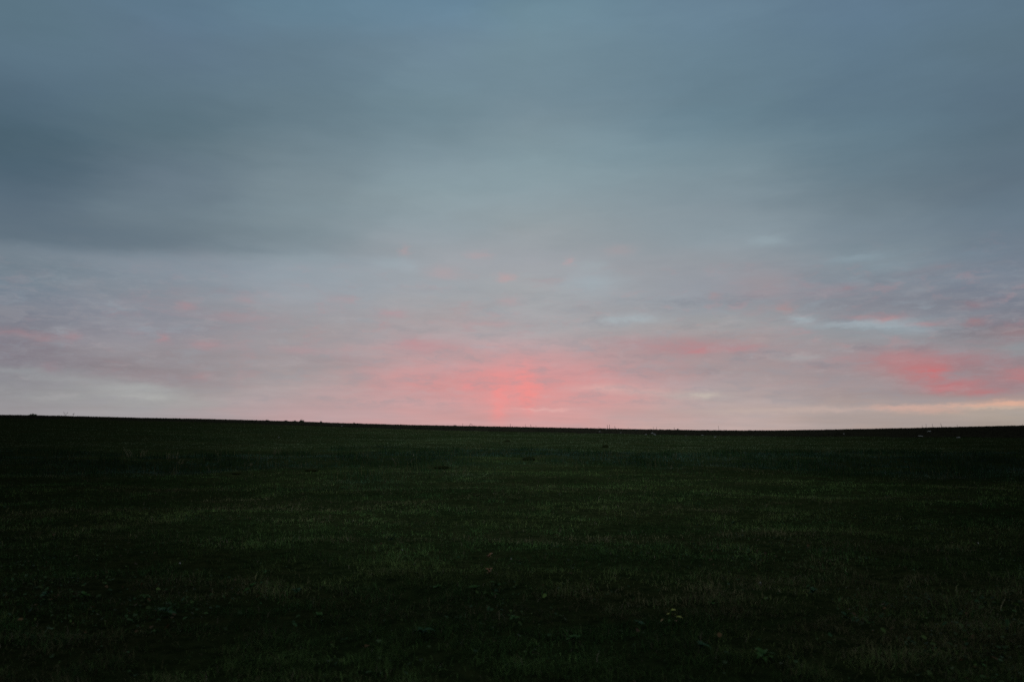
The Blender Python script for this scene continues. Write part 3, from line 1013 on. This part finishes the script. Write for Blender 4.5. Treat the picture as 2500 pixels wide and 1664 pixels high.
LEAVES = {m_.name: leaf_set(m_) for m_ in (M_LEAF, M_LEAF2, M_YEL, M_TAN, M_RUST)}
PLANTS = [
 # px, py, size, leaves, material, label
 (1634, 1521, 1.15, 0, 'yellowing_leaf', 'bright yellow-green leafy plant alone in the dark near grass right of centre'),
 (1066, 1446, 1.0, 8, 'green_leaf', 'green leafy rosette, leftmost of the three in a row in the near grass'),
 (1160, 1447, .95, 7, 'green_leaf', 'green leafy rosette in the middle of the three in a row in the near grass'),
 (1213, 1441, 1.05, 8, 'green_leaf', 'green leafy rosette, rightmost of the three in a row in the near grass'),
 (1205, 1462, .8, 6, 'green_leaf', 'smaller green rosette just below the row of three'),
 (1252, 1524, .9, 5, 'green_leaf', 'broad green-leaved plant below the row of three rosettes'),
 (1400, 1570, 1.0, 6, 'green_leaf', 'green leafy plant below and left of the yellow-leaved plant'),
 (1193, 1367, .9, 5, 'rust_leaf', 'rust-brown withered plant above the row of three rosettes'),
 (1194, 1404, .75, 5, 'rust_leaf', 'small reddish plant between the rust-brown plant and the three rosettes'),
 (113, 1463, 1.1, 7, 'bluish_leaf', 'bluish green leafy plant at the left edge of the near grass'),
 (206, 1464, .95, 6, 'green_leaf', 'green leafy plant right of the bluish one at the left edge'),
 (357, 1467, .85, 6, 'green_leaf', 'small green rosette in the near grass, third from the left edge'),
 (405, 1507, 1.1, 8, 'bluish_leaf', 'bluish leafy clump in the lower left near grass'),
 (612, 1445, .9, 6, 'green_leaf', 'green rosette between the left plants and the row of three'),
 (646, 1405, .75, 5, 'green_leaf', 'small flat green plant higher up in the left near grass'),
 (724, 1457, 1.0, 7, 'bluish_leaf', 'bluish green rosette midway between left edge and centre'),
 (780, 1522, .95, 6, 'green_leaf', 'green leafy plant low in the near grass left of centre'),
 (1740, 1486, .95, 7, 'green_leaf', 'green leafy plant just right of the yellow-leaved plant'),
 (1985, 1455, 1.0, 7, 'bluish_leaf', 'bluish green plant in the right near grass, upper one of two'),
 (2067, 1521, .95, 6, 'bluish_leaf', 'bluish green plant in the right near grass, lower one of two'),
 (1864, 1616, 1.15, 8, 'green_leaf', 'large green leafy clump at the bottom edge right of centre'),
 (1712, 1595, 1.0, 6, 'bluish_leaf', 'bluish leafy plant at the bottom edge below the yellow-leaved plant'),
 (1030, 1560, 1.1, 7, 'bluish_leaf', 'bluish leafy plant near the bottom edge left of centre'),
 (1560, 1535, .9, 5, 'bluish_leaf', 'pale bluish leaves just left of and below the yellow-leaved plant'),
 (1345, 1280, .7, 5, 'green_leaf', 'small green plant far up in the middle grass below the glow'),
 (955, 1325, .8, 6, 'bluish_leaf', 'small bluish plant in the middle grass left of the glow'),
 (1790, 1282, .75, 6, 'bluish_leaf', 'small bluish plant beside the pale sprig right of centre'),
 (2110, 1270, .75, 6, 'bluish_leaf', 'small bluish plant in the middle grass of the right half'),
]
for k, (px, py, sz, nl, mn, lab) in enumerate(PLANTS):
    p = at(px, py)
    rr = random.Random(k + 900)
    r = empty('leafy_plant', p + Vector((0, 0, .03)))
    tag(r, lab, 'plant', 'leafy plants in the near grass')
    if nl == 0:
        # arched leaf on top, two small ones in front, one at right, a withered one at lower left
        spec = [('yellowing_leaf', 0, .9, 165, .095, (.035, .02)), ('yellowing_leaf', 1, .85, 20, .085, (.02, .03)), ('yellowing_leaf', 2, .7, 200, .065, (.02, -.03)),
                ('yellowing_leaf', 2, .65, 330, .055, (.02, -.02)), ('yellowing_leaf', 0, .8, 335, .035, (.06, -.04)), ('withered_leaf', 1, .7, 215, .015, (-.05, -.06)), ('green_leaf', 1, .7, 250, .01, (0, -.05)), ('rust_leaf', 2, .6, 300, .005, (.03, -.07))]
        for mn2, kk, s_, deg, dz, off in spec:
            o = link_mesh('leaf', LEAVES[mn2][kk], None, r)
            o.location = (off[0] * .8, off[1] * .8, dz * .8)
            o.scale = (s_ * .95,) * 3
            o.rotation_euler = (rr.uniform(-.3, .3), rr.uniform(-.1, .3), math.radians(deg))
            if mn2 == 'withered_leaf':
                o['label'] = 'withered tan leaf'
        st = Mesh().add(tube(bent(.10, .02, 0), .005, .003)).build('stem', M_LEAF, r)
        continue
    a0 = rr.uniform(0, 6.28)
    for q in range(nl):
        o = link_mesh('leaf', LEAVES[mn][rr.randrange(3)], None, r)
        s_ = sz * rr.uniform(.6, 1.05)
        o.scale = (s_, s_, s_)
        o.location = (0, 0, rr.uniform(0, .03))
        o.rotation_euler = (rr.uniform(-.3, .3), rr.uniform(-.45, .15), a0 + q * 2 * math.pi / nl + rr.uniform(-.4, .4))

# ------------------------------------------------------------------ render settings
S.render.engine = 'CYCLES'
S.cycles.use_denoising = False
S.cycles.max_bounces = 5
S.cycles.diffuse_bounces = 3
S.cycles.transparent_max_bounces = 4
S.cycles.sample_clamp_indirect = 2.0
S.view_settings.view_transform = 'Standard'
S.view_settings.look = 'None'
S.view_settings.exposure = 0
S.view_settings.gamma = 1
